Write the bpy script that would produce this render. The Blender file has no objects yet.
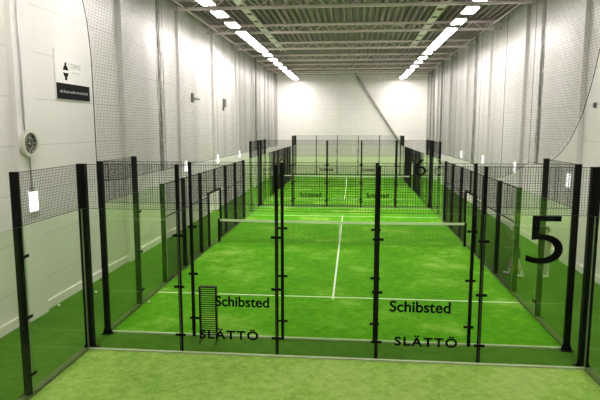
import bpy, bmesh, math, random
from mathutils import Vector, Matrix
random.seed(7)
scene = bpy.context.scene
COL = scene.collection
PI = math.pi
HP = 3.91            # height of the tall posts
XL, XR = -7.3, 7.9   # hall walls
YB, YE = -14.0, 44.5 # wall behind the camera, end wall
ZC = 10.05           # underside of the roof deck

# ------------------------------------------------------------------ helpers
class MB:
    """collects boxes, bars and prisms for ONE mesh object"""
    def __init__(s): s.v = []; s.f = []
    def box(s, x0, x1, y0, y1, z0, z1):
        b = len(s.v)
        s.v += [(x0,y0,z0),(x1,y0,z0),(x1,y1,z0),(x0,y1,z0),(x0,y0,z1),(x1,y0,z1),(x1,y1,z1),(x0,y1,z1)]
        s.f += [tuple(b+i for i in q) for q in ((3,2,1,0),(4,5,6,7),(0,1,5,4),(1,2,6,5),(2,3,7,6),(3,0,4,7))]
        return s
    def quad(s, a, b, c, d):
        n = len(s.v); s.v += [a,b,c,d]; s.f.append((n,n+1,n+2,n+3)); return s
    def tube(s, pts, r, n=6, cap=True):
        pts = [Vector(p) for p in pts]; b0 = len(s.v); m = len(pts)
        rr = r if isinstance(r, (list, tuple)) else [r]*m
        for i, p in enumerate(pts):
            t = (pts[min(i+1,m-1)] - pts[max(i-1,0)]).normalized()
            a = Vector((0,0,1)) if abs(t.z) < .9 else Vector((1,0,0))
            u = t.cross(a).normalized(); w = t.cross(u)
            for k in range(n):
                q = 2*PI*(k+.5)/n
                s.v.append(tuple(p + (u*math.cos(q) + w*math.sin(q))*rr[i]))
        for i in range(m-1):
            for k in range(n):
                a0 = b0+i*n+k; a1 = b0+i*n+(k+1)%n
                s.f.append((a0,a1,a1+n,a0+n))
        if cap:
            s.f.append(tuple(b0+k for k in range(n-1,-1,-1)))
            s.f.append(tuple(b0+(m-1)*n+k for k in range(n)))
        return s
    def prism(s, prof, axis, a, b):
        """profile of 2-D points extruded along an axis from a to b"""
        n = len(prof); b0 = len(s.v)
        for t in (a, b):
            for (p, q) in prof:
                s.v.append((t,p,q) if axis == 0 else (p,t,q) if axis == 1 else (p,q,t))
        s.f += [(b0+i, b0+(i+1)%n, b0+n+(i+1)%n, b0+n+i) for i in range(n)]
        s.f.append(tuple(b0+i for i in range(n-1,-1,-1))); s.f.append(tuple(b0+n+i for i in range(n)))
        return s
    def build(s, name, mat, parent=None, smooth=False, fix=True):
        me = bpy.data.meshes.new(name); me.from_pydata(s.v, [], s.f)
        if fix:
            bm = bmesh.new(); bm.from_mesh(me); bmesh.ops.recalc_face_normals(bm, faces=bm.faces); bm.to_mesh(me); bm.free()
        if smooth:
            for p in me.polygons: p.use_smooth = True
        me.materials.append(mat); me.update()
        o = bpy.data.objects.new(name, me); COL.objects.link(o)
        if parent: o.parent = parent
        return o

def tag(o, label=None, cat=None, group=None, kind=None):
    if label: o['label'] = label
    if cat: o['category'] = cat
    if group: o['group'] = group
    if kind: o['kind'] = kind
    return o
def empty(name, loc=(0,0,0), rz=0.0):
    o = bpy.data.objects.new(name, None); o.empty_display_size = .2
    o.location = loc; o.rotation_euler = (0,0,rz); COL.objects.link(o); return o
def copy_tree(o, parent=None):
    c = o.copy(); COL.objects.link(c)
    if parent: c.parent = parent
    for ch in list(o.children): copy_tree(ch, c)
    return c

# ------------------------------------------------------------------ materials
def mat(name):
    m = bpy.data.materials.new(name); m.use_nodes = True
    nt = m.node_tree; nt.nodes.clear()
    out = nt.nodes.new('ShaderNodeOutputMaterial')
    return m, nt, out
def N(nt, t, **kw):
    n = nt.nodes.new(t)
    for k, v in kw.items():
        if k in n.inputs: n.inputs[k].default_value = v
        else: setattr(n, k, v)
    return n
def plain(name, col, rough=.5, metal=0.0, var=.06, scale=6.0, bump=0.0, spec=.5):
    """one colour with a slight procedural variation"""
    m, nt, out = mat(name); L = nt.links.new
    tc = N(nt, 'ShaderNodeTexCoord')
    no = N(nt, 'ShaderNodeTexNoise', Scale=scale, Detail=3.0)
    L(tc.outputs['Object'], no.inputs['Vector'])
    mr = N(nt, 'ShaderNodeMapRange'); mr.inputs['To Min'].default_value = 1-var; mr.inputs['To Max'].default_value = 1+var
    L(no.outputs['Fac'], mr.inputs['Value'])
    mx = N(nt, 'ShaderNodeVectorMath', operation='SCALE'); mx.inputs[0].default_value = col[:3]
    L(mr.outputs['Result'], mx.inputs['Scale'])
    b = N(nt, 'ShaderNodeBsdfPrincipled', Roughness=rough, Metallic=metal)
    b.inputs['Specular IOR Level'].default_value = spec
    L(mx.outputs['Vector'], b.inputs['Base Color'])
    if bump:
        bp = N(nt, 'ShaderNodeBump', Strength=bump, Distance=.02); L(no.outputs['Fac'], bp.inputs['Height']); L(bp.outputs['Normal'], b.inputs['Normal'])
    L(b.outputs['BSDF'], out.inputs['Surface']); return m
def emit(name, col, st):
    m, nt, out = mat(name)
    e = N(nt, 'ShaderNodeEmission', Strength=st); e.inputs['Color'].default_value = (*col, 1)
    nt.links.new(e.outputs[0], out.inputs['Surface']); return m
def glass(name, tint):
    m, nt, out = mat(name); L = nt.links.new
    t = N(nt, 'ShaderNodeBsdfTransparent'); t.inputs['Color'].default_value = (*tint, 1)
    g = N(nt, 'ShaderNodeBsdfGlossy', Roughness=.0); g.inputs['Color'].default_value = (.95,1,.95,1)
    fr = N(nt, 'ShaderNodeFresnel'); ge = N(nt, 'ShaderNodeNewGeometry')
    ir = N(nt, 'ShaderNodeMapRange'); ir.inputs['To Min'].default_value = 1.16; ir.inputs['To Max'].default_value = 1/1.16
    L(ge.outputs['Backfacing'], ir.inputs['Value']); L(ir.outputs['Result'], fr.inputs['IOR'])
    mx = N(nt, 'ShaderNodeMixShader'); L(fr.outputs[0], mx.inputs[0]); L(t.outputs[0], mx.inputs[1]); L(g.outputs[0], mx.inputs[2])
    L(mx.outputs[0], out.inputs['Surface']); return m
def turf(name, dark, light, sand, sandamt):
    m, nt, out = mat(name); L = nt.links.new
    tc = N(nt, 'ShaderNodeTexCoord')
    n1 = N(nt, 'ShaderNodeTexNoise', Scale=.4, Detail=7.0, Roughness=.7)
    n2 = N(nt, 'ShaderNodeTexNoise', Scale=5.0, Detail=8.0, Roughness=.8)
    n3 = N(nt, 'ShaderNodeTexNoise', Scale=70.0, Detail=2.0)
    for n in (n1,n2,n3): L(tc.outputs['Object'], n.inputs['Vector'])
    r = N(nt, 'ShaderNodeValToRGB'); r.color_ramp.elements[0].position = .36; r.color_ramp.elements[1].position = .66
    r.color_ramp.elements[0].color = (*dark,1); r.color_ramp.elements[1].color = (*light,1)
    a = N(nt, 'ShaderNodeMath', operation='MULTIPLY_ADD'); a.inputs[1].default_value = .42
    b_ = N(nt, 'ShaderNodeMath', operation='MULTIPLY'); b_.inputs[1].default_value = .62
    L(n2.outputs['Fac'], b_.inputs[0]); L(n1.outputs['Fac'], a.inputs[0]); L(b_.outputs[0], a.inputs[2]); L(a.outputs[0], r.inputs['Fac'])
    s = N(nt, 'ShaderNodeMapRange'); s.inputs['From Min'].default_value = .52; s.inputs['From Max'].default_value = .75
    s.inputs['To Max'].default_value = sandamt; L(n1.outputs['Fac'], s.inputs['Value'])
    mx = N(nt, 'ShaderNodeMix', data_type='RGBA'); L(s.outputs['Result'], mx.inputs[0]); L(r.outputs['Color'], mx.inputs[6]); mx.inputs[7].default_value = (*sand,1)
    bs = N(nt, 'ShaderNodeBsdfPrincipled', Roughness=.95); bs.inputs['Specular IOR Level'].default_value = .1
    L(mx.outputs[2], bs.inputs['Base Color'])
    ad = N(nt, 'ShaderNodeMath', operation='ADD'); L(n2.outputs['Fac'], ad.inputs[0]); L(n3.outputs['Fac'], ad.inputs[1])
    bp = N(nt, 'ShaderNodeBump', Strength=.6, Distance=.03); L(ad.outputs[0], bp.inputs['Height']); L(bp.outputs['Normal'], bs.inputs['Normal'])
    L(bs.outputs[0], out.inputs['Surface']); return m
def wallmat(name, col):
    """white steel-faced panels: fine horizontal ribs, a joint every 1.15 m, a vertical joint every 6 m"""
    m, nt, out = mat(name); L = nt.links.new
    tc = N(nt, 'ShaderNodeTexCoord'); sp = N(nt, 'ShaderNodeSeparateXYZ'); L(tc.outputs['Object'], sp.inputs[0])
    def frac(src, per, off=0.0):
        d = N(nt, 'ShaderNodeMath', operation='MULTIPLY_ADD'); d.inputs[1].default_value = 1/per; d.inputs[2].default_value = off
        L(src, d.inputs[0]); f = N(nt, 'ShaderNodeMath', operation='FRACT'); L(d.outputs[0], f.inputs[0]); return f.outputs[0]
    def below(src, v):
        c = N(nt, 'ShaderNodeMath', operation='LESS_THAN'); c.inputs[1].default_value = v; L(src, c.inputs[0]); return c.outputs[0]
    rib = below(frac(sp.outputs['Z'], .105), .2)
    joint = below(frac(sp.outputs['Z'], 1.13, .28), .013)
    no = N(nt, 'ShaderNodeTexNoise', Scale=.8, Detail=4.0); L(tc.outputs['Object'], no.inputs['Vector'])
    mr = N(nt, 'ShaderNodeMapRange'); mr.inputs['To Min'].default_value = .95; mr.inputs['To Max'].default_value = 1.04; L(no.outputs['Fac'], mr.inputs['Value'])
    k = N(nt, 'ShaderNodeMath', operation='MULTIPLY_ADD'); k.inputs[1].default_value = -.32; L(joint, k.inputs[0]); L(mr.outputs['Result'], k.inputs[2])
    sc = N(nt, 'ShaderNodeVectorMath', operation='SCALE'); sc.inputs[0].default_value = col; L(k.outputs[0], sc.inputs['Scale'])
    b = N(nt, 'ShaderNodeBsdfPrincipled', Roughness=.38); L(sc.outputs['Vector'], b.inputs['Base Color'])
    h = N(nt, 'ShaderNodeMath', operation='ADD'); L(rib, h.inputs[0]); L(joint, h.inputs[1])
    bp = N(nt, 'ShaderNodeBump', Strength=.28, Distance=.006); bp.invert = True; L(h.outputs[0], bp.inputs['Height']); L(bp.outputs['Normal'], b.inputs['Normal'])
    L(b.outputs[0], out.inputs['Surface']); return m

M = {}
M['black']  = plain('black_powder_coated_steel', (.008,.008,.008), .5, 0, .15, 20, 0, .08)
M['wire']   = plain('black_wire', (.010,.010,.010), .6, 0, .06, 6, 0, .1)
M['letter'] = plain('black_vinyl', (.006,.006,.007), .7, 0, .06, 6, 0, .04)
M['glass']  = glass('toughened_glass', (.954,.985,.910))
M['edge']   = plain('green_glass_edge', (.42,.56,.34), .25, 0, .1, 4)
M['wall']   = wallmat('white_wall_panels', (.745,.725,.69))
M['column'] = plain('white_painted_column', (.745,.725,.69), .4, 0, .04, 2)
M['deck']   = plain('grey_roof_deck', (.20,.148,.155), .5, .0, .1, 1.5)
M['beam']   = plain('light_grey_beam', (.74,.63,.63), .5, 0, .08, 2)
M['tray']   = plain('pale_cable_tray', (.80,.72,.70), .4, 0, .05, 3)
M['steel']  = plain('galvanised_steel', (.42,.42,.40), .38, .7, .1, 8)
M['white']  = plain('white_plastic', (.90,.89,.87), .4, 0, .03, 5)
M['net']    = plain('dark_net_cord', (.05,.05,.045), .8)
M['fold']   = plain('grey_net_cord', (.17,.17,.15), .8)
M['rope']   = plain('dark_net_rope', (.05,.05,.045), .8)
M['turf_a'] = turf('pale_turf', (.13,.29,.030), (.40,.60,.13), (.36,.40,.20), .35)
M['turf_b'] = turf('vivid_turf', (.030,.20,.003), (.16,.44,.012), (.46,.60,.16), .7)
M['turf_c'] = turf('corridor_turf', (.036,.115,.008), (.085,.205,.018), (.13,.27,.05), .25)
M['line']   = plain('white_line', (.80,.84,.72), .9, 0, .08, 20)
M['sill']   = plain('pale_concrete_sill', (.42,.50,.33), .9, 0, .2, 14)
M['kerb']   = plain('concrete_kerb', (.12,.17,.06), .9, 0, .3, 9)
M['lamp']   = emit('led_diffuser', (1.0,.925,.91), 88.0)
M['glow'] = emit('glowing_white_panel', (1.0,1.0,.97), 2.2)
M['brace']  = plain('light_grey_brace', (.40,.38,.36), .5, 0, .08, 3)
M['chrome'] = plain('brushed_silver_rim', (.75,.74,.66), .28, .85, .05, 10)
M['face']   = plain('dark_dial', (.018,.018,.012), .35)
M['mark']   = plain('cream_marks', (.72,.72,.60), .5)
M['poster'] = plain('white_gloss_sheet', (.80,.79,.75), .25, 0, .02, 2)
M['grey']   = plain('grey_print', (.32,.32,.31), .5)
M['banner'] = plain('black_banner', (.008,.008,.009), .6, 0, .06, 6, 0, .06)
M['ball']   = plain('pale_ball_felt', (.80,.83,.55), .9)
M['dev']    = plain('dark_grey_plastic', (.08,.08,.075), .5)

# ------------------------------------------------------------------ writing
def text_mesh(body, x0, x1, z0, z1, y, name, m, parent, facing=-1, thick=.004, weight=0.0, space=1.0, italic=0.0):
    """flat lettering fitted to a box in the local x-z plane of its parent"""
    cu = bpy.data.curves.new(name, 'FONT'); cu.body = body; cu.space_character = space; cu.offset = weight; cu.resolution_u = 6
    cu.extrude = .01; cu.shear = italic
    t = bpy.data.objects.new(name, cu); COL.objects.link(t)
    dg = bpy.context.evaluated_depsgraph_get(); dg.update()
    me = bpy.data.meshes.new_from_object(t.evaluated_get(dg))
    bpy.data.objects.remove(t)
    xs = [v.co.x for v in me.vertices]; ys = [v.co.y for v in me.vertices]
    ax, bx, ay, by = min(xs), max(xs), min(ys), max(ys)
    for v in me.vertices:
        fx = (v.co.x-ax)/(bx-ax); fz = (v.co.y-ay)/(by-ay)
        if facing > 0: fx = 1-fx
        v.co = (x0+fx*(x1-x0), y + facing*(thick*.5)*(1+v.co.z/.01), z0+fz*(z1-z0))
    me.materials.clear(); me.materials.append(m); me.name = name
    o = bpy.data.objects.new(name, me); COL.objects.link(o); o.parent = parent; return o

# ------------------------------------------------------------------ hall
def struct(o): o['kind'] = 'structure'; return o
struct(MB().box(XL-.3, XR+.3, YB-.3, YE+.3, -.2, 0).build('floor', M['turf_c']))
struct(MB().box(XL-.25, XL, YB, YE, 0, ZC).build('wall_left', M['wall']))
struct(MB().box(XR, XR+.25, YB, YE, 0, ZC).build('wall_right', M['wall']))
struct(MB().box(XL-.25, XR+.25, YE, YE+.25, 0, ZC).build('wall_back', M['wall']))
struct(MB().box(XL-.25, XR+.25, YB-.25, YB, 0, ZC).build('wall_front', M['deck']))
# trapezoidal roof deck, ribs running the length of the hall
bm_ = MB(); x = XL-.25; per = .31
while x < XR+.25:
    prof = [(x,ZC+.15),(x+.055,ZC),(x+.15,ZC),(x+.205,ZC+.15),(x+per,ZC+.15),(x+per,ZC+.17),(x+.19,ZC+.17),(x+.14,ZC+.02),(x+.065,ZC+.02),(x+.01,ZC+.17)]
    bm_.prism(prof, 1, YB-.25, YE+.25); x += per
struct(bm_.build('ceiling', M['deck']))
struct(MB().box(XL-.5, XR+.5, YB-.5, YE+.5, ZC+.18, ZC+.30).build('ceiling', M['deck']))
# wall columns
lcol = [1.8+6*k for k in range(-2, 8)]; rcol = [8.55+6.1*k for k in range(-3, 6)]
for y in lcol: struct(MB().box(XL, XL+.14, y-.40, y+.40, 0, ZC).build('column', M['column']))
for y in rcol: struct(MB().box(XR-.14, XR, y-.45, y+.45, 0, ZC).build('column', M['column']))
struct(MB().box(-1.22, -.98, YE-.12, YE, 0, ZC).build('column', M['column']))
# skirting along both walls
struct(MB().box(XL, XL+.05, YB, YE, 0, .22).build('baseboard_left', M['column']))
struct(MB().box(XR-.05, XR, YB, YE, 0, .22).build('baseboard_right', M['column']))
# roof trusses
def truss(y):
    t = MB()
    for z in (9.58, 9.95): t.box(XL, XR, y-.07, y+.07, z-.05, z+.05)
    n = 16
    for k in range(n):
        x0 = XL+(XR-XL)*k/n; x1 = XL+(XR-XL)*(k+1)/n; xm = (x0+x1)/2
        t.tube([(x0,y,9.6),(xm,y,9.93)], .022, 4); t.tube([(xm,y,9.93),(x1,y,9.6)], .022, 4)
    return t
for y in (-5.3,.7,6.7,12.7,18.7,24.7,30.7,36.7,42.6):
    tr = struct(truss(y).build('roof_truss', M['beam']))
# diagonal brace on the end wall
struct(MB().tube([(.60,YE-.16,9.98),(7.2,YE-.16,.10)], .11, 8).build('wall_brace', M['brace'], smooth=True))

for x in (-6.9, 7.43): struct(MB().box(x-.03, x+.03, YB, YE, 9.76, 9.82).build('net_rail', M['beam']))
# cable trays under the roof
def tray(x, y0, y1, label):
    t = empty('cable_tray', (x, y0, 9.93)); tag(t, label, 'cable tray', 'cable trays under the roof')
    L = y1-y0; r = MB().box(-.17,-.15,0,L,-.04,.05).box(.15,.17,0,L,-.04,.05); r.build('side_rail', M['tray'], t)
    s = MB(); y = 0
    while y < L-.9:
        s.box(-.15,.15,y,y+1.35,-.04,-.03); y += 1.75
    s.build('tray_floor', M['tray'], t)
tray(-4.43, 10.5, 28.3, 'pale metal cable tray under the roof above the left side of the courts')
tray(4.31, 12.0, 27.0, 'pale metal cable tray under the roof above the right side of the courts')

# ------------------------------------------------------------------ lamps
def lamp(x, yc, L, label, group):
    t = empty('ceiling_lamp', (x, yc, 9.3)); tag(t, label, 'lamp', group)
    MB().box(-.26,.26,-L/2,L/2,.02,.09).build('housing', M['white'], t)
    MB().box(-.235,.235,-L/2+.03,L/2-.03,0,.02).build('diffuser', M['lamp'], t)
    for yy in (-L*.35, L*.35): MB().tube([(0,yy,.09),(0,yy,.75)], .012, 4).build('hanger', M['steel'], t)
    return t
singles = [10.3,12.6,15.0]; strip = [17.75+1.80*k for k in range(4)]; far = [25.5,27.9,30.4,33.1]; last = [36.2,38.1,40.6,42.4]
ordn = ['nearest','second','third']
for sx, side in ((-5.1,'left'), (5.12,'right')):
    for y in (-9,-4.5,0,4.5): lamp(sx, y, 1.35, f'white rectangular lamp hanging in the {side} row before the first one in view', f'{side} lamps over the near court')
    for i, y in enumerate(singles): lamp(sx, y+(0 if sx<0 else .2), 1.15, f'{ordn[i]} separate glowing white lamp of the {side} row, before the long strip', f'lamps of the {side} row')
    for i, y in enumerate(strip): lamp(sx, y, 1.79, f'{["first","second","third","fourth"][i]} lamp from the viewer in the long unbroken glowing strip of the {side} row', f'lamps of the {side} row')
    for i, y in enumerate(far): lamp(sx, y, 1.0, f'{["first","second","third","fourth"][i]} small glowing lamp beyond the long strip in the {side} row', f'lamps of the {side} row')
    for i, y in enumerate(last): lamp(sx, y, 1.7, f'{["fourth from the end","third from the end","next to last","farthest"][i]} glowing lamp of the {side} row, towards the end wall', f'lamps of the {side} row')

# small white panels on the columns, their front faces set to emit
def glow_panel(x, y, z, s, label, group):
    t = empty('glow_panel', (x, y, z)); tag(t, label, 'wall light', group)
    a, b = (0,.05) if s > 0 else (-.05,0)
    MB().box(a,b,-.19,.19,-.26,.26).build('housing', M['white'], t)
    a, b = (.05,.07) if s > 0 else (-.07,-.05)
    MB().box(a,b,-.165,.165,-.23,.23).build('diffuser', M['glow'], t)
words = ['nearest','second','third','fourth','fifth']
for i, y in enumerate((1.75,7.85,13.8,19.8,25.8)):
    glow_panel(XL+.14, y, 2.88, 1, f'{words[i]} small upright glowing white panel on the left wall, low on its column', 'glowing panels on the left wall')
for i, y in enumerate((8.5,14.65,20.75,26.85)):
    glow_panel(XR-.14, y, 2.88, -1, f'{words[i]} small upright glowing white panel on the right wall, low on its column', 'glowing panels on the right wall')

# ------------------------------------------------------------------ court floors
def court_turf(y0, y1, m, label, lines=True):
    t = MB().box(-4.98,4.98,y0,y1,0,.012).build('court_turf', m); tag(t, label, 'artificial turf')
    yc = (y0+y1)/2
    if lines:
        for d in (-6.95, 6.95): MB().box(-4.97,4.97,yc+d-.03,yc+d+.03,.012,.0135).build('service_line', M['line'], t)
        MB().box(-.028,.028,yc-7.1,yc+7.1,.012,.0135).build('centre_line', M['line'], t)
    return t
court_turf(-13.9,-.03,M['turf_a'],'worn pale green turf in the foreground, in front of the nearest glass wall', False)
court_turf(.99,20.94,M['turf_b'],'bright green turf of the middle court with white service and centre lines')
court_turf(21.93,41.9,M['turf_b'],'bright green turf of the farthest court, beyond the middle court')
for y in (-.015, .975, 20.955, 21.915): struct(MB().box(-5.0,5.0,y-.035,y+.035,0,.035).build('trim_1', M['sill']))
for sx in (-1, 1):
    struct(MB().box(min(sx*4.98,sx*5.14),max(sx*4.98,sx*5.14),-13.9,0,0,.03).build('trim_2', M['kerb']))
    struct(MB().box(min(sx*4.98,sx*5.14),max(sx*4.98,sx*5.14),.99,20.93,0,.03).build('trim_3', M['kerb']))
    struct(MB().box(min(sx*4.98,sx*5.14),max(sx*4.98,sx*5.14),21.93,41.9,0,.03).build('trim_4', M['kerb']))

# ------------------------------------------------------------------ court enclosures
GAP = .008
def post(parent, x, h, z0=0.0, w=.085, d=.12, foot=True, clamps=()):
    p = MB().box(x-w/2, x+w/2, .02, .02+d, z0, h)
    o = p.build('post', M['black'], parent)
    if foot:
        f = MB().box(x-w/2-.06, x+w/2+.06, .0, .02+d+.06, .0, .015)
        f.prism([(x-w/2-.055,.015),(x-w/2,.015),(x-w/2,.17)], 1, .06, .075)
        f.prism([(x+w/2,.015),(x+w/2+.055,.015),(x+w/2,.17)], 1, .06, .075)
        f.build('base_plate', M['black'], o)
    if clamps:
        for z in clamps:
            c = MB().box(x-.105, x+.105, -.026, -.014, z-.026, z+.026).box(x-.02, x+.02, -.014, .02, z-.022, z+.022)
            c.build('clamp', M['black'], o)
    return o
def pane(parent, x0, x1, z0, z1):
    o = MB().box(x0+GAP, x1-GAP, -.012, 0, z0, z1).build('glass_pane', M['glass'], parent)
    o.data.materials.append(M['edge'])
    for p in o.data.polygons:
        if abs(p.normal.y) < .5: p.material_index = 1     # ground edges of the pane
    return o
def mesh_panel(parent, x0, x1, z0, z1, step=.05, r=.0032, y=.012):
    m = MB(); n = max(1, round((x1-x0)/step)); k = max(1, round((z1-z0)/step))
    for i in range(n+1):
        x = x0+(x1-x0)*i/n; m.tube([(x,y,z0),(x,y,z1)], r, 4, False)
    for j in range(k+1):
        z = z0+(z1-z0)*j/k; rr = r*(2.2 if j in (0,k) else 1)
        m.tube([(x0,y-.003,z),(x1,y-.003,z)], rr, 4, False)
    return m.build('mesh_panel', M['wire'], parent, fix=False)
CL = (.40,1.42,2.48)
def back_wall(name_label, loc, rz, group='glass end walls of the courts'):
    w = empty('glass_wall', loc, rz); tag(w, name_label, 'glass wall', group)
    panes = []
    for i in range(5):
        x = -5+2*i
        panes.append(pane(w, x, x+2, .03, 3.0)); mesh_panel(w, x, x+2, 3.0, HP-.01)
    for i in range(6): post(w, -5+2*i, HP, w=.066 if 0 < i < 5 else (.17 if loc[1] == 0 else .12), d=.04 if 0 < i < 5 else (.12 if loc[1] == 0 else .08), foot=not 0 < i < 5, clamps=CL if 0 < i < 5 else ())
    return w, panes
wallA, pA = back_wall('nearest glass wall across the hall, its black lettering on two panes', (0,0,0), 0)
wallB, pB = back_wall('glass wall at the near end of the middle court, marked with a large black 5', (0,.965,0), PI)
wallBb, pBb = back_wall('glass wall closing the far end of the middle court', (0,20.965,0), 0)
wallC, pC = back_wall('glass wall at the near end of the farthest court, marked with a large black 6', (0,21.9,0), PI)
wallCb, pCb = back_wall('farthest glass wall, in front of the white end wall', (0,41.975,0), 0)

LT = dict(parent=None)
def word(body, x0, x1, z0, z1, pn, flip, **k):
    # on a flipped wall local x runs the other way and the inside face looks away from the viewer
    if flip: return text_mesh(body, -x1, -x0, z0, z1, .001, 'lettering', M['letter'], pn, facing=1, **k)
    return text_mesh(body, x0, x1, z0, z1, -.0125, 'lettering', M['letter'], pn, facing=-1, **k)
word('Schibsted', -2.26, -1.15, 1.03, 1.25, pA[1], False, weight=.022)
word('Schibsted', 1.25, 2.43, 1.03, 1.26, pA[3], False, weight=.022)
word('SLÄTTÖ', -2.60, -1.38, .335, .565, pA[1], False, weight=.026, space=1.22)
word('SLÄTTÖ', 1.36, 2.58, .335, .565, pA[3], False, weight=.026, space=1.22)
word('5', 4.09, 4.83, 1.83, 2.84, pB[0], True, weight=-.006)
word('Schibsted', 1.33, 2.62, .50, .79, pC[1], True, weight=.02)
word('Schibsted', -2.66, -1.37, .50, .79, pC[3], True, weight=.02)
word('Schibsted', -2.66, -1.37, .50, .79, pCb[1], False, weight=.02)
word('Schibsted', 1.33, 2.62, .50, .79, pCb[3], False, weight=.02)
word('6', 4.14, 4.78, 1.83, 2.84, pC[0], True, weight=-.004)

def side_wall(label, loc, rz):
    L = 20.0
    w = empty('side_fence', loc, rz); tag(w, label, 'side fence', 'fences along the court sides')
    for a in (0, 18): mesh_panel(w, a, a+2, 3.0, HP-.01)
    for a in (0, 2, 16, 18): pane(w, a, a+2, .03, 3.0)
    for a in (4, 6, 12, 14):
        mesh_panel(w, a, a+2, .04, 2.0); mesh_panel(w, a, a+2, 2.0, 3.0)
    for a, b in ((8,9.05),(10.95,12)):
        mesh_panel(w, a, b, .04, 2.0)
    mesh_panel(w, 8, 12, 2.1, 3.0)
    for x in (2, 18): post(w, x, HP, clamps=CL)
    for x in (4, 6, 8, 12, 14, 16): post(w, x, 3.0)
    for x in (9.05, 10.95): post(w, x, 2.13, w=.08, d=.08)
    post(w, 10, 3.0, 2.13, w=.05, d=.05, foot=False)
    MB().box(9.05, 10.95, .02, .10, 2.07, 2.13).build('lintel', M['black'], w)
    for a, b in ((4,9.05),(10.95,16)): MB().box(a, b, .022, .045, 1.985, 2.015).build('rail', M['black'], w)
    MB().box(4, 16, .022, .045, 2.975, 3.0).build('rail', M['black'], w)
    return w
side_wall('black mesh and glass fence along the left side of the middle court', (-5,.965,0), PI/2)
side_wall('black mesh and glass fence along the right side of the middle court', (5,20.965,0), -PI/2)
side_wall('black mesh and glass fence along the left side of the farthest court', (-5,21.93,0), PI/2)
side_wall('black mesh and glass fence along the right side of the farthest court', (5,41.93,0), -PI/2)
def near_side(label, loc, rz, left):
    w = empty('side_fence', loc, rz); tag(w, label, 'side fence', 'fences along the court sides')
    X = (lambda a: 4-a) if left else (lambda a: a)
    def iv(a, b): return sorted((X(a), X(b)))
    mesh_panel(w, *iv(0,2), 3.0, HP-.01); pane(w, *iv(0,2), .03, 3.0); pane(w, *iv(2,4), .03, 3.0)
    post(w, X(2), HP, clamps=CL); post(w, X(4), 3.0)
near_side('glass fence with tall black posts on the left edge of the foreground', (-5,-4.03,0), PI/2, True)
near_side('glass fence at the right edge of the foreground, starting from its black corner post', (5,-.03,0), -PI/2, False)

# ------------------------------------------------------------------ court nets
def court_net(yc, label):
    t = empty('court_net', (0, yc, .0136)); tag(t, label, 'net')
    n = MB(); x = -4.9; i = 0
    zt = lambda x: .86 - .03*(1-(x/4.9)**2)
    while x <= 4.9+1e-6:
        n.tube([(x,0,.02),(x,0,zt(x))], .005, 3, False); x += .05
    for j in range(17):
        n.tube([(-4.9+9.8*k/8, 0, .02+(zt(-4.9+9.8*k/8)-.02)*j/17) for k in range(9)], .005, 3, False)
    n.build('netting', M['net'], t, fix=False)
    b = MB()
    for k in range(12):
        xa = -4.9+9.8*k/12; xb = -4.9+9.8*(k+1)/12
        p = [(xa,-.008,zt(xa)-.01),(xb,-.008,zt(xb)-.01),(xb,-.008,zt(xb)+.08),(xa,-.008,zt(xa)+.08)]
        q = [(a, .008, c) for a, _, c in p]
        b0 = len(b.v); b.v += p+q
        b.f += [(b0,b0+1,b0+2,b0+3),(b0+7,b0+6,b0+5,b0+4),(b0,b0+4,b0+5,b0+1),(b0+3,b0+2,b0+6,b0+7)]
    b.build('top_band', M['white'], t)
    MB().box(-.025,.025,-.012,.012,0,.86).build('centre_strap', M['white'], t)
    for s in (-1, 1):
        p = MB().box(s*4.9-.04, s*4.9+.04, -.05, .05, 0, .95); p.box(s*4.9-.05, s*4.9+.05, -.06, .06, .0, .02); p.build('net_post', M['black'], t)
court_net(10.965, 'white-topped net across the middle court, held by two black posts')
court_net(31.93, 'white-topped net across the farthest court')

# ------------------------------------------------------------------ big hanging nets
def dens(y, folds):
    return y + sum(a*math.exp(-((y-c)/w)**2)*math.sin((y-c)/w*1.2) * -1 for c, w, a in folds)
def hanging_net(label, X, front, bottom, y1, folds, ztop=9.75, step=.09):
    """front(z) = y of the leading edge, bottom(y) = height of the lower edge"""
    root = empty('hanging_net', (X, front(ztop), ztop)); tag(root, label, 'net')
    ox, oy, oz = root.location
    wav = lambda y: .03*math.sin(y*1.1)+.012*math.sin(y*3.1+1)
    def P(y, z): return (X+wav(y)-ox, dens(y, folds)-oy, z-oz)
    def ymin(z): return front(z)
    net = MB(); y = front(ztop)
    ymin_all = min(front(bottom(0) + (ztop-bottom(0))*k/40) for k in range(41))
    y = ymin_all
    while y < y1:
        # column of cord: from the lower edge to the top, cut by the leading edge
        zs = [z for z in [bottom(y)+(ztop-bottom(y))*k/40 for k in range(41)] if front(z) <= y]
        if len(zs) > 1: net.tube([P(y, zs[0]), P(y, zs[-1])], .0037, 3, False)
        y += step
    z = 1.9
    while z < ztop:
        run = []; y = ymin_all
        while y <= y1:
            if y >= front(z) and z >= bottom(y): run.append(P(y, z))
            else:
                if len(run) > 1: net.tube(run, .0037, 3, False)
                run = []
            y += .3
        if len(run) > 1: net.tube(run, .0037, 3, False)
        z += step
    net.build('netting', M['net'], root, fix=False)
    e = MB(); zz = [bottom(front(3.5)) + (ztop-bottom(front(3.5)))*k/30 for k in range(31)]
    e.tube([P(front(z), z) for z in zz][::-1], .012, 5)
    yy = front(zz[0]); pts = []
    while yy < y1: pts.append(P(yy, bottom(yy))); yy += .3
    e.tube(pts, .012, 5); e.tube([P(front(ztop),ztop), (0+X-ox, y1-oy, 0)], .012, 5)
    e.build('border_rope', M['rope'], root)
    return root
def interp(tab):
    def f(t):
        if t <= tab[0][0]: return tab[0][1]
        for (a, b), (c, d) in zip(tab, tab[1:]):
            if t <= c: return b+(d-b)*(t-a)/(c-a)
        return tab[-1][1]
    return f
lf = interp([(3.1,4.75),(5.4,4.74),(6.68,4.72),(7.5,4.58),(8.1,4.38),(9.75,3.7)])
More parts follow.
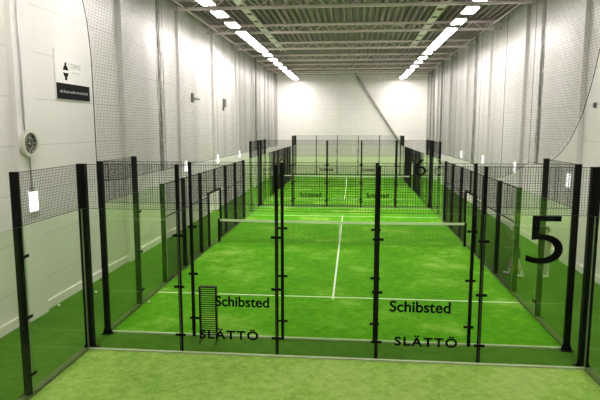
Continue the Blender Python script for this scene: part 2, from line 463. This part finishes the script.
lb = interp([(4,3.15),(6,3.0),(44,2.9)])
hanging_net('large dark mesh net hanging in front of the left wall, starting beside the poster', -6.92, lf, lb, 43.2,
            [(10.7,.35,.30),(19.0,.3,.2),(24.0,.3,.2),(30.1,.4,.3),(38,.5,.3)])
rf = interp([(3.32,10.1),(3.6,8.97),(4.24,7.93),(5.02,7.12),(6.02,6.57),(6.97,6.19),(9.75,5.4)])
rb = interp([(5,3.32),(10.1,3.32),(11.97,3.28),(13.5,2.84),(15.3,2.38),(17.7,2.17),(20.4,2.25),(22,2.6),(44,2.6)])
hanging_net('large dark mesh net on the right wall, its lower edge sagging in a curve', 7.45, rf, rb, 43.2,
            [(12.0,.35,.30),(15.8,.3,.2),(20.8,.3,.2),(27.8,.4,.3),(33,.4,.3),(38,.5,.3)])
# gathered folds of netting
def gathered(X, y, z0, z1, label, w=.24, dy=0.0):
    b = MB()
    for k in range(26):
        r = random.random; a = random.uniform(-w, w); o = random.uniform(-.07,.07); ph = r()*6
        b.tube([(X+o+.02*math.sin(ph+i), y+a*(.55+.45*math.cos(i*.9+ph))+dy*(1-i/9), z0+(z1-z0)*i/9) for i in range(10)], .0045, 3, False)
    tag(b.build('gathered_net', M['fold'], fix=False), label, 'net', 'gathered net folds')
gathered(-6.75, 9.75, 3.0, 9.77, 'dark gathered fold of netting hanging nearest on the left wall')
gathered(-6.75, 30.3, 3.0, 9.77, 'dark gathered fold of netting far down the left wall', .2)
gathered(7.25, 10.35, 3.3, 9.77, 'dark gathered fold of netting hanging nearest on the right wall')
gathered(7.25, 33.0, 3.0, 9.77, 'dark upright gathered fold of netting far down the right wall', .2)
gathered(7.2, 37.5, 3.0, 9.77, 'slanting gathered fold of netting near the end of the right wall', .2, -1.6)
gathered(7.25, 21.2, 2.6, 9.77, 'gathered fold of netting midway along the right wall, at the sagging edge', .1)
# net in front of the end wall
n = MB(); x = -6.9
while x < 7.4: n.tube([(x,0,-6.3),(x,0,0)], .0045, 3, False); x += .18
z = -6.3
while z <= .001: n.tube([(-6.9,0,z),(7.4,0,z)], .0045, 3, False); z += .18
rt = empty('end_net', (0, 43.3, 9.75)); tag(rt, 'fine mesh net hanging in front of the white end wall', 'net')
n.build('netting', M['net'], rt, fix=False)
MB().tube([(XL,0,0),(XR,0,0)], .02, 5).build('border_rope', M['rope'], rt)

# ------------------------------------------------------------------ wall clock
ck = empty('wall_clock', (XL+.14, 1.72, 4.27), PI/2); ck.scale = (.87,.87,.87); tag(ck, 'round silver-rimmed wall clock with a dark face, on the left wall column', 'clock')
# local: x along the wall (+Y world), local -y towards the hall
def disc(r0, r1, y0, y1, n=48):
    m = MB()
    for k in range(n):
        a, b = 2*PI*k/n, 2*PI*(k+1)/n
        A = lambda r, q, y: (r*math.cos(q), y, r*math.sin(q))
        m.quad(A(r0,a,y1),A(r0,b,y1),A(r1,b,y1),A(r1,a,y1)); m.quad(A(r1,a,y0),A(r1,b,y0),A(r1,b,y1),A(r1,a,y1))
        if r0 > 0: m.quad(A(r0,a,y0),A(r0,b,y0),A(r0,b,y1),A(r0,a,y1))
    return m
disc(.285,.37,0,-.12).build('rim', M['chrome'], ck)
fc = disc(0,.29,-.0,-.07).build('face', M['face'], ck)
mk = MB()
for k in range(12):
    a = 2*PI*k/12
    c, s = math.cos(a), math.sin(a); r0, r1 = (.225 if k % 3 else .20), .265; w = .011
    mk.v += [(r0*c-w*s,-.073,r0*s+w*c),(r1*c-w*s,-.073,r1*s+w*c),(r1*c+w*s,-.073,r1*s-w*c),(r0*c+w*s,-.073,r0*s-w*c)]
    q = len(mk.v)-4; mk.f.append((q,q+1,q+2,q+3))
mk.build('hour_marks', M['mark'], fc)
for k in range(1, 13):
    a = PI/2-2*PI*k/12; cx, cz = .165*math.cos(a), .165*math.sin(a); wv = .026*(1 if k < 10 else 1.7)
    text_mesh(str(k), cx-wv/1.6, cx+wv/1.6, cz-.028, cz+.028, -.072, 'numeral', M['mark'], fc, facing=-1, thick=.002, weight=.01)
def hand(a, L, w):
    c, s = math.cos(a), math.sin(a); m = MB()
    m.prism([(-.04*c-w*s,-.04*s+w*c),(L*c,L*s),(-.04*c+w*s,-.04*s-w*c)], 2, -.082, -.078)
    m.v = [(p[0], p[2], p[1]) for p in m.v]; m.build('clock_hand', M['mark'], ck)
hand(PI*.98, .13, .011); hand(PI*.47, .22, .008)
# conduit above and below the clock
cd = MB().tube([(XL+.165,1.62,ZC-.1),(XL+.165,1.63,4.72),(XL+.165,1.64,4.57)], .02, 6); tag(cd.build('conduit', M['steel'], smooth=True), 'thin grey conduit running up the left column above the clock', 'pipe')
cd = MB().tube([(XL+.165,1.75,3.97),(XL+.165,1.77,3.2)], .02, 6).box(XL+.14,XL+.20,1.72,1.82,3.14,3.24); tag(cd.build('conduit', M['steel']), 'short grey conduit below the clock on the left column', 'pipe')

# ------------------------------------------------------------------ poster on the left wall
ps = empty('wall_poster', (XL, 4.30, 5.38), PI/2); tag(ps, 'white poster with a small logo above a black banner strip on the left wall', 'poster')
sh = MB().box(-.95,.97,-.03,0,0,1.32).build('sheet', M['poster'], ps)
bn = MB().box(-.93,.86,-.042,-.03,.02,.44).build('banner_strip', M['banner'], ps)
lg = MB()
def poly(pts, y=-.032):
    q = len(lg.v); lg.v += [(a, y, b) for a, b in pts]; lg.f.append(tuple(range(q, q+len(pts))))
cx, cz = -.42, .76
poly([(cx-.15,cz+.035),(cx+.15,cz+.035),(cx+.08,cz+.15),(cx+.05,cz+.15),(cx+.05,cz+.24),(cx-.05,cz+.24),(cx-.05,cz+.15),(cx-.08,cz+.15)])
poly([(cx-.15,cz-.035),(cx-.08,cz-.14),(cx-.06,cz-.14),(cx-.06,cz-.23),(cx+.06,cz-.23),(cx+.06,cz-.14),(cx+.08,cz-.14),(cx+.15,cz-.035)])
lg.build('logo', M['letter'], sh, fix=False)
text_mesh('CORPUS', -.25, .40, .86, 1.0, -.031, 'lettering', M['grey'], sh, facing=-1, thick=.003)
# illegible small line and strapline: rows of short strokes
st = MB(); xx = -.12
while xx < .36: st.box(xx, xx+.012, -.033, -.031, .745, .745+random.choice((.018,.026))); xx += .026
st.build('small_print', M['grey'], sh)
st = MB(); xx = -.78
while xx < .70:
    h = random.choice((.05,.05,.075)); w = random.choice((.012,.03))
    st.box(xx, xx+w, -.045, -.042, .19, .19+h)
    if w > .02: st.box(xx+.0, xx+w, -.0455, -.042, .19+.02, .19+.03)
    xx += w+.014
    if random.random() < .1: xx += .03
st.build('strapline', M['grey'], bn)

# small dark fittings on the walls
b = MB().box(XL,XL+.06,15.55,15.85,5.85,6.30).box(XL,XL+.05,15.85,16.9,6.03,6.08); tag(b.build('wall_bracket', M['dev']), 'small dark bracket with a thin arm on the left wall', 'bracket')
b = MB().box(XL,XL+.08,22.0,22.6,5.85,6.35).box(XL,XL+.06,21.9,22.15,5.65,5.9); tag(b.build('wall_plaque', M['dev']), 'small dark grey plaque high on the left wall beyond the bracket', 'plaque')
b = MB().box(XL,XL+.10,26.1,26.4,3.95,4.35).box(XL,XL+.04,26.2,26.3,4.35,4.7); tag(b.build('switch_box', M['dev']), 'small dark switch box low on the left wall behind the net', 'switch box')
b = MB().box(XR-.06,XR,7.20,7.30,5.24,5.40).box(XR-.075,XR-.06,7.22,7.28,5.27,5.37); tag(b.build('wall_sensor', M['dev']), 'tiny dark box alone on the right wall outside the net', 'sensor')
for s, w in ((-1,'left'),(1,'right')):
    b = MB().tube([(.05+s*2.72+.25,YE,9.55),(.05+s*2.72+.25,YE-.10,9.55)], .10, 12); tag(b.build('wall_spotlight', M['white']), f'small round white fitting high on the end wall, {w} of the brace top', 'wall fitting')

# ------------------------------------------------------------------ slatted rack in the gap
rk = empty('slatted_rack', (-2.56,.55,0)); tag(rk, 'narrow black rack of horizontal slats standing behind the nearest glass wall', 'rack')
MB().box(-.19,-.165,-.05,.05,.12,1.25).build('upright', M['black'], rk); MB().box(.165,.19,-.05,.05,.12,1.25).build('upright', M['black'], rk)
for k in range(22):
    z = .19+k*.048; MB().box(-.165,.165,-.008,.008,z,z+.018).build('slat', M['black'], rk)
MB().box(-.19,.19,-.05,.05,1.25,1.275).build('top_bar', M['black'], rk)
for s in (-1, 1): MB().tube([(s*.178,-.12,.012),(s*.178,0,.14),(s*.178,.12,.012)], .012, 6).build('foot', M['black'], rk)
ar = MB().tube([(-.18,0,1.24),(-.30,0,1.12)], .012, 6); ar.build('arm', M['steel'], rk)

# ------------------------------------------------------------------ balls
def ball(x, y, z, label):
    bm = bmesh.new(); bmesh.ops.create_uvsphere(bm, u_segments=20, v_segments=12, radius=.034)
    me = bpy.data.meshes.new('padel_ball'); bm.to_mesh(me); bm.free(); me.materials.append(M['ball'])
    for p in me.polygons: p.use_smooth = True
    o = bpy.data.objects.new('padel_ball', me); COL.objects.link(o); o.location = (x, y, z+.034)
    m = MB()
    m.tube([(.0345*math.cos(t)*math.cos(.45*math.sin(2*t)), .0345*math.sin(t)*math.cos(.45*math.sin(2*t)), .0345*math.sin(.45*math.sin(2*t))) for t in [2*PI*k/40 for k in range(41)]], .0016, 4)
    m.build('seam', M['white'], o); tag(o, label, 'ball', 'balls lying on the turf')
ball(-7.12, 2.6, 0, 'pale ball on the left corridor floor by the wall, leftmost of three')
ball(-6.69, 3.79, 0, 'pale ball on the left corridor floor, farther from the wall than its neighbour')
ball(-4.86, 3.03, .012, 'pale ball at the foot of the left fence of the middle court')

# ------------------------------------------------------------------ people
def skin(nodes, edges, root=0, sub=2):
    """nodes: (x,y,z,radius) joints; grows one smooth surface round the bones"""
    me = bpy.data.meshes.new('tmp'); me.from_pydata([n[:3] for n in nodes], edges, [])
    o = bpy.data.objects.new('tmp', me); COL.objects.link(o)
    o.modifiers.new('s', 'SKIN').use_smooth_shade = True
    sv = me.skin_vertices[0].data
    for i, n in enumerate(nodes):
        r = n[3]; sv[i].radius = r if isinstance(r, tuple) else (r, r); sv[i].use_root = (i == root)
    md = o.modifiers.new('u', 'SUBSURF'); md.levels = sub; md.render_levels = sub
    dg = bpy.context.evaluated_depsgraph_get(); dg.update()
    r = bpy.data.meshes.new_from_object(o.evaluated_get(dg)); bpy.data.objects.remove(o); return r
def chains(nodes, edges, cut):
    """one skinned tube per limb; the voxel remesh joins them into one surface"""
    out = []; run = [edges[0][0]]
    for a, b in edges:
        if run[-1] == a and a not in cut or len(run) == 1 and run[0] == a: run.append(b)
        else:
            out.append(run); run = [a, b]
    out.append(run); res = []
    for r in out:
        res.append(skin([nodes[i] for i in r], [(i, i+1) for i in range(len(r)-1)]))
    return res
def merge(meshes, name, m, voxel=None):
    bm = bmesh.new()
    for me in meshes: bm.from_mesh(me)
    r = bpy.data.meshes.new(name); bm.to_mesh(r); bm.free()
    if voxel:
        o = bpy.data.objects.new('tmp', r); COL.objects.link(o)
        md = o.modifiers.new('r', 'REMESH'); md.mode = 'VOXEL'; md.voxel_size = voxel
        sm = o.modifiers.new('m', 'SMOOTH'); sm.iterations = 3; sm.factor = .4
        dg = bpy.context.evaluated_depsgraph_get(); dg.update()
        r = bpy.data.meshes.new_from_object(o.evaluated_get(dg)); bpy.data.objects.remove(o); r.name = name
    r.materials.clear(); r.materials.append(m)
    for p in r.polygons: p.use_smooth = True; p.material_index = 0
    return r
def blob(c, r, rot=None, n=20):
    bm = bmesh.new(); bmesh.ops.create_uvsphere(bm, u_segments=n, v_segments=n//2+2, radius=1)
    mt = Matrix.Translation(c) @ (rot or Matrix()) @ Matrix.Diagonal((*r, 1)); bm.transform(mt)
    me = bpy.data.meshes.new('b'); bm.to_mesh(me); bm.free(); return me
def link(name, me, parent):
    o = bpy.data.objects.new(name, me); COL.objects.link(o); o.parent = parent; return o
def person(loc, rz, label, J, mats, shorts_len, tilt=.12):
    """front is +Y, right is +X; J holds joint positions per side"""
    V = Vector
    root = empty('person', loc, rz); tag(root, label, 'person', 'people beside the middle court')
    pel, wai, che, nek, hb = V(J['pelvis']), V(J['waist']), V(J['chest']), V(J['neck']), V(J['headbase'])
    nodes = [(*pel,(.135,.105)),(*wai,(.12,.09)),(*che,(.145,.10)),(*nek,(.060,.060)),(*hb,(.052,.055))]; edges = [(0,1),(1,2),(2,3),(3,4)]
    parts = []; sh_n = [(*(pel+V((0,0,-.07))),(.168,.135)),(*wai,(.140,.108)),(*che,(.163,.118)),(*(nek+V((0,0,-.035))),(.078,.07))]; sh_e = [(0,1),(1,2),(2,3)]
    st_n = [(*(pel+V((0,0,.12))),(.146,.116)),(*(pel+V((0,0,-.06))),(.152,.122))]; st_e = [(0,1)]
    socks = []; shoes = []; hands = []
    for s, k in ((1,'r'),(-1,'l')):
        sho, elb, wri, hdir = (V(J[k+q]) for q in ('sho','elb','wri','hdir'))
        hip, kne, ank, toe = (V(J[k+q]) for q in ('hip','kne','ank','toe'))
        b = len(nodes)
        nodes += [(*sho,.062),(*(sho*.5+elb*.5),.050),(*elb,.042),(*(elb*.6+wri*.4),.040),(*wri,.027)]
        arm = [(*(che+V((0,0,.06))+V((s*.05,0,0))),.075)]
        nodes += arm; edges += [(b+5,b),(b,b+1),(b+1,b+2),(b+2,b+3),(b+3,b+4)]
        b = len(nodes)
        nodes += [(*hip,.092),(*(hip*.5+kne*.5),.078),(*kne,.056),(*(kne*.65+ank*.35),.057),(*ank,.038)]
        nodes += [(*(pel+V((s*.05,0,.04))),.09)]; edges += [(b+5,b),(b,b+1),(b+1,b+2),(b+2,b+3),(b+3,b+4)]
        # hand: palm and five fingers curling to the inside
        d = hdir.normalized(); side = V((0,0,1)).cross(d)
        side = side.normalized() if side.length > .2 else V((0,1,0)); nrm = d.cross(side)
        pc = wri + d*.055
        parts.append(skin([(*wri,.026),(*(wri+d*.03),(.034,.019)),(*(wri+d*.085),(.038,.018))], [(0,1),(1,2)]))
        for q, (off, L) in enumerate(((-.030,.062),(-.010,.074),(.010,.078),(.029,.070))):
            r0 = wri + d*.075 + side*off; p1 = r0 + d*L*.5 + nrm*.006; p2 = p1 + d*L*.33 + nrm*.022; p3 = p2 + d*L*.12 + nrm*.022
            parts.append(skin([(*r0,.011),(*p1,.0098),(*p2,.009),(*p3,.008)], [(0,1),(1,2),(2,3)]))
        r0 = wri + d*.03 + side*.026; parts.append(skin([(*r0,.013),(*(r0+side*.03+d*.026),.0115),(*(r0+side*.034+d*.058+nrm*.012),.0095)], [(0,1),(1,2)]))
        # foot inside the shoe
        parts.append(skin([(*(ank),.036),(*(ank+V((0,0,-.035))),.036),(*(toe*.5+ank*.5+V((0,0,-.028))),.034),(*toe,.030)], [(0,1),(1,2),(2,3)]))
        f = (toe-ank); f.z = 0; f.normalize(); heel = ank - f*.055
        a0 = V((heel.x,heel.y,.042)); a1 = V((toe.x,toe.y,.036)) + f*.03
        shoes.append((skin([(*a0,(.043,.042)),(*(a0*.5+a1*.5),(.047,.040)),(*a1,(.040,.032))], [(0,1),(1,2)], sub=2), ank, f, k))
        socks.append(skin([(*(ank+V((0,0,-.02))),.046),(*(ank*.8+kne*.2),.050),(*(ank*.62+kne*.38),.060)], [(0,1),(1,2)]))
        c = len(sh_n); e2 = elb*.72+sho*.28
        sh_n += [(*(che+V((s*.05,0,.05))),.095),(*sho,.072),(*e2,.060)]; sh_e += [(c,c+1),(c+1,c+2)]
        c = len(st_n); kk = hip*(1-shorts_len)+kne*shorts_len if shorts_len <= 1 else kne
        st_n += [(*(pel+V((s*.06,0,.10))),.115),(*(hip*.5+kk*.5),.104),(*kk,.092 if shorts_len <= 1 else .074)]; st_e += [(c,c+1),(c+1,c+2)]
        if shorts_len > 1:
            st_n.append((*(ank+V((0,0,.05))),.055)); st_e.append((c+2,c+3))
    hd = Matrix.Rotation(-tilt, 4, 'X'); hc = hb + V((0,.015,.105))
    H = lambda x, y, z: hc + (hd @ V((x,y,z)))
    parts += [blob(hc, (.072,.092,.112), hd), blob(H(0,.028,-.055), (.052,.062,.062), hd), blob(H(0,.094,-.012), (.013,.020,.026), hd),
              blob(H(.074,-.005,-.01), (.010,.020,.032), hd), blob(H(-.074,-.005,-.01), (.010,.020,.032), hd), blob(H(0,.082,-.062), (.024,.012,.009), hd)]
    body = merge(chains(nodes, edges, ()) + parts, 'body', mats['skin'], .009)
    # eyes, brows and lips belong to the same mesh
    body.materials.append(mats['dark']); body.materials.append(mats['lip'])
    bm = bmesh.new(); bm.from_mesh(body)
    for me, mi in ((blob(H(.029,.083,.012), (.012,.007,.006), hd, 12),1),(blob(H(-.029,.083,.012), (.012,.007,.006), hd, 12),1),
                   (blob(H(.029,.086,.030), (.018,.006,.003), hd, 12),1),(blob(H(-.029,.086,.030), (.018,.006,.003), hd, 12),1),(blob(H(0,.092,-.064), (.020,.005,.004), hd, 12),2)):
        k0 = len(bm.faces); bm.from_mesh(me); bm.faces.ensure_lookup_table()
        for f in bm.faces[k0:]: f.material_index = mi; f.smooth = True
    bm.to_mesh(body); bm.free(); link('body', body, root)
    link('hair', merge([blob(H(0,-.018,.030), (.080,.092,.096), hd), blob(H(0,-.055,-.02), (.070,.050,.075), hd)], 'hair', mats['hair'], .009), root)
    link('shirt', merge(chains(sh_n, sh_e, ()), 'shirt', mats['shirt'], .012), root)
    link('trousers' if shorts_len > 1 else 'shorts', merge(chains(st_n, st_e, ()), 'shorts', mats['legs'], .012), root)
    for me in socks: link('sock', merge([me], 'sock', mats['sock']), root)
    for me, ank, f, k in shoes:
        so = link('shoe', merge([me], 'shoe', mats['shoe']), root)
        for v in me.vertices: pass
    return root
PM = dict(skin=plain('muted_skin', (.50,.41,.32), .6), dark=plain('dark_eye', (.03,.025,.02), .4), lip=plain('lip', (.33,.18,.15), .5),
          hair=plain('brown_hair', (.07,.055,.04), .7), shirt=plain('olive_shirt', (.24,.23,.17), .9), legs=plain('dark_shorts', (.06,.07,.055), .9),
          sock=plain('white_sock', (.7,.7,.66), .9), shoe=plain('white_shoe', (.86,.86,.84), .6))
def striped(name, a, b):
    m, nt, out = mat(name); L = nt.links.new
    tc = N(nt, 'ShaderNodeTexCoord'); wv = N(nt, 'ShaderNodeTexWave', Scale=6.0, Distortion=1.0); wv.bands_direction = 'X'
    L(tc.outputs['Object'], wv.inputs['Vector']); mx = N(nt, 'ShaderNodeMix', data_type='RGBA'); L(wv.outputs['Fac'], mx.inputs[0])
    mx.inputs[6].default_value = (*a,1); mx.inputs[7].default_value = (*b,1)
    bs = N(nt, 'ShaderNodeBsdfPrincipled', Roughness=.9); L(mx.outputs[2], bs.inputs['Base Color']); L(bs.outputs[0], out.inputs['Surface']); return m
PM2 = dict(PM, shirt=plain('light_grey_shirt', (.42,.44,.36), .9), legs=striped('striped_trousers', (.50,.52,.46), (.30,.36,.26)), hair=plain('grey_brown_hair', (.16,.14,.11), .7))
# stepping towards the court, one hand up at the chin
J1 = dict(pelvis=(0,0,.84),waist=(0,.0,1.0),chest=(0,.02,1.21),neck=(0,.02,1.345),headbase=(0,.035,1.40),
    rsho=(.165,.01,1.285),relb=(.23,.06,1.04),rwri=(.12,.24,1.17),rhdir=(-.35,.5,.65),
    lsho=(-.165,.01,1.285),lelb=(-.25,.00,1.03),lwri=(-.16,.18,.93),lhdir=(.3,.75,-.35),
    rhip=(.085,0,.80),rkne=(.11,.13,.46),rank=(.13,.20,.085),rtoe=(.15,.35,.034),
    lhip=(-.085,0,.80),lkne=(-.12,-.05,.45),lank=(-.14,-.20,.085),ltoe=(-.15,-.05,.034))
person((5.66,6.84,0), PI*.42, 'person in olive top and white shoes beyond the right fence, one hand raised', J1, PM, .75)
# standing, arms hanging
J2 = dict(pelvis=(0,0,.82),waist=(0,.0,.98),chest=(0,.01,1.19),neck=(0,.01,1.325),headbase=(0,.025,1.38),
    rsho=(.165,.0,1.265),relb=(.22,-.01,1.01),rwri=(.21,.08,.79),rhdir=(-.02,.2,-1),
    lsho=(-.165,.0,1.265),lelb=(-.22,-.01,1.01),lwri=(-.21,.08,.79),lhdir=(.02,.2,-1),
    rhip=(.085,0,.78),rkne=(.10,.03,.45),rank=(.11,.0,.085),rtoe=(.13,.15,.034),
    lhip=(-.085,0,.78),lkne=(-.10,.02,.45),lank=(-.11,-.02,.085),ltoe=(-.13,.13,.034))
person((6.55,6.82,0), PI*.55, 'person in light grey top and striped pale trousers, partly behind the 5', J2, PM2, 2)

# ------------------------------------------------------------------ camera and world
w = bpy.data.worlds.new('World'); scene.world = w; w.use_nodes = True
bg = w.node_tree.nodes['Background']; bg.inputs[0].default_value = (.9,.95,1,1); bg.inputs[1].default_value = .02
cam = bpy.data.cameras.new('Camera'); co = bpy.data.objects.new('Camera', cam); COL.objects.link(co)
cam.sensor_width = 36; cam.lens = 544.96/600*36; cam.clip_end = 200
co.location = (.4879,-10.515,4.6326); co.rotation_euler = (PI/2-.1318, 0.0, .0962)
scene.camera = co
vs = scene.view_settings; vs.view_transform = 'Standard'; vs.look = 'None'; vs.gamma = 1; vs.exposure = 0.0
cy = scene.cycles; cy.transparent_max_bounces = 64; cy.max_bounces = 10; cy.diffuse_bounces = 5; cy.glossy_bounces = 4
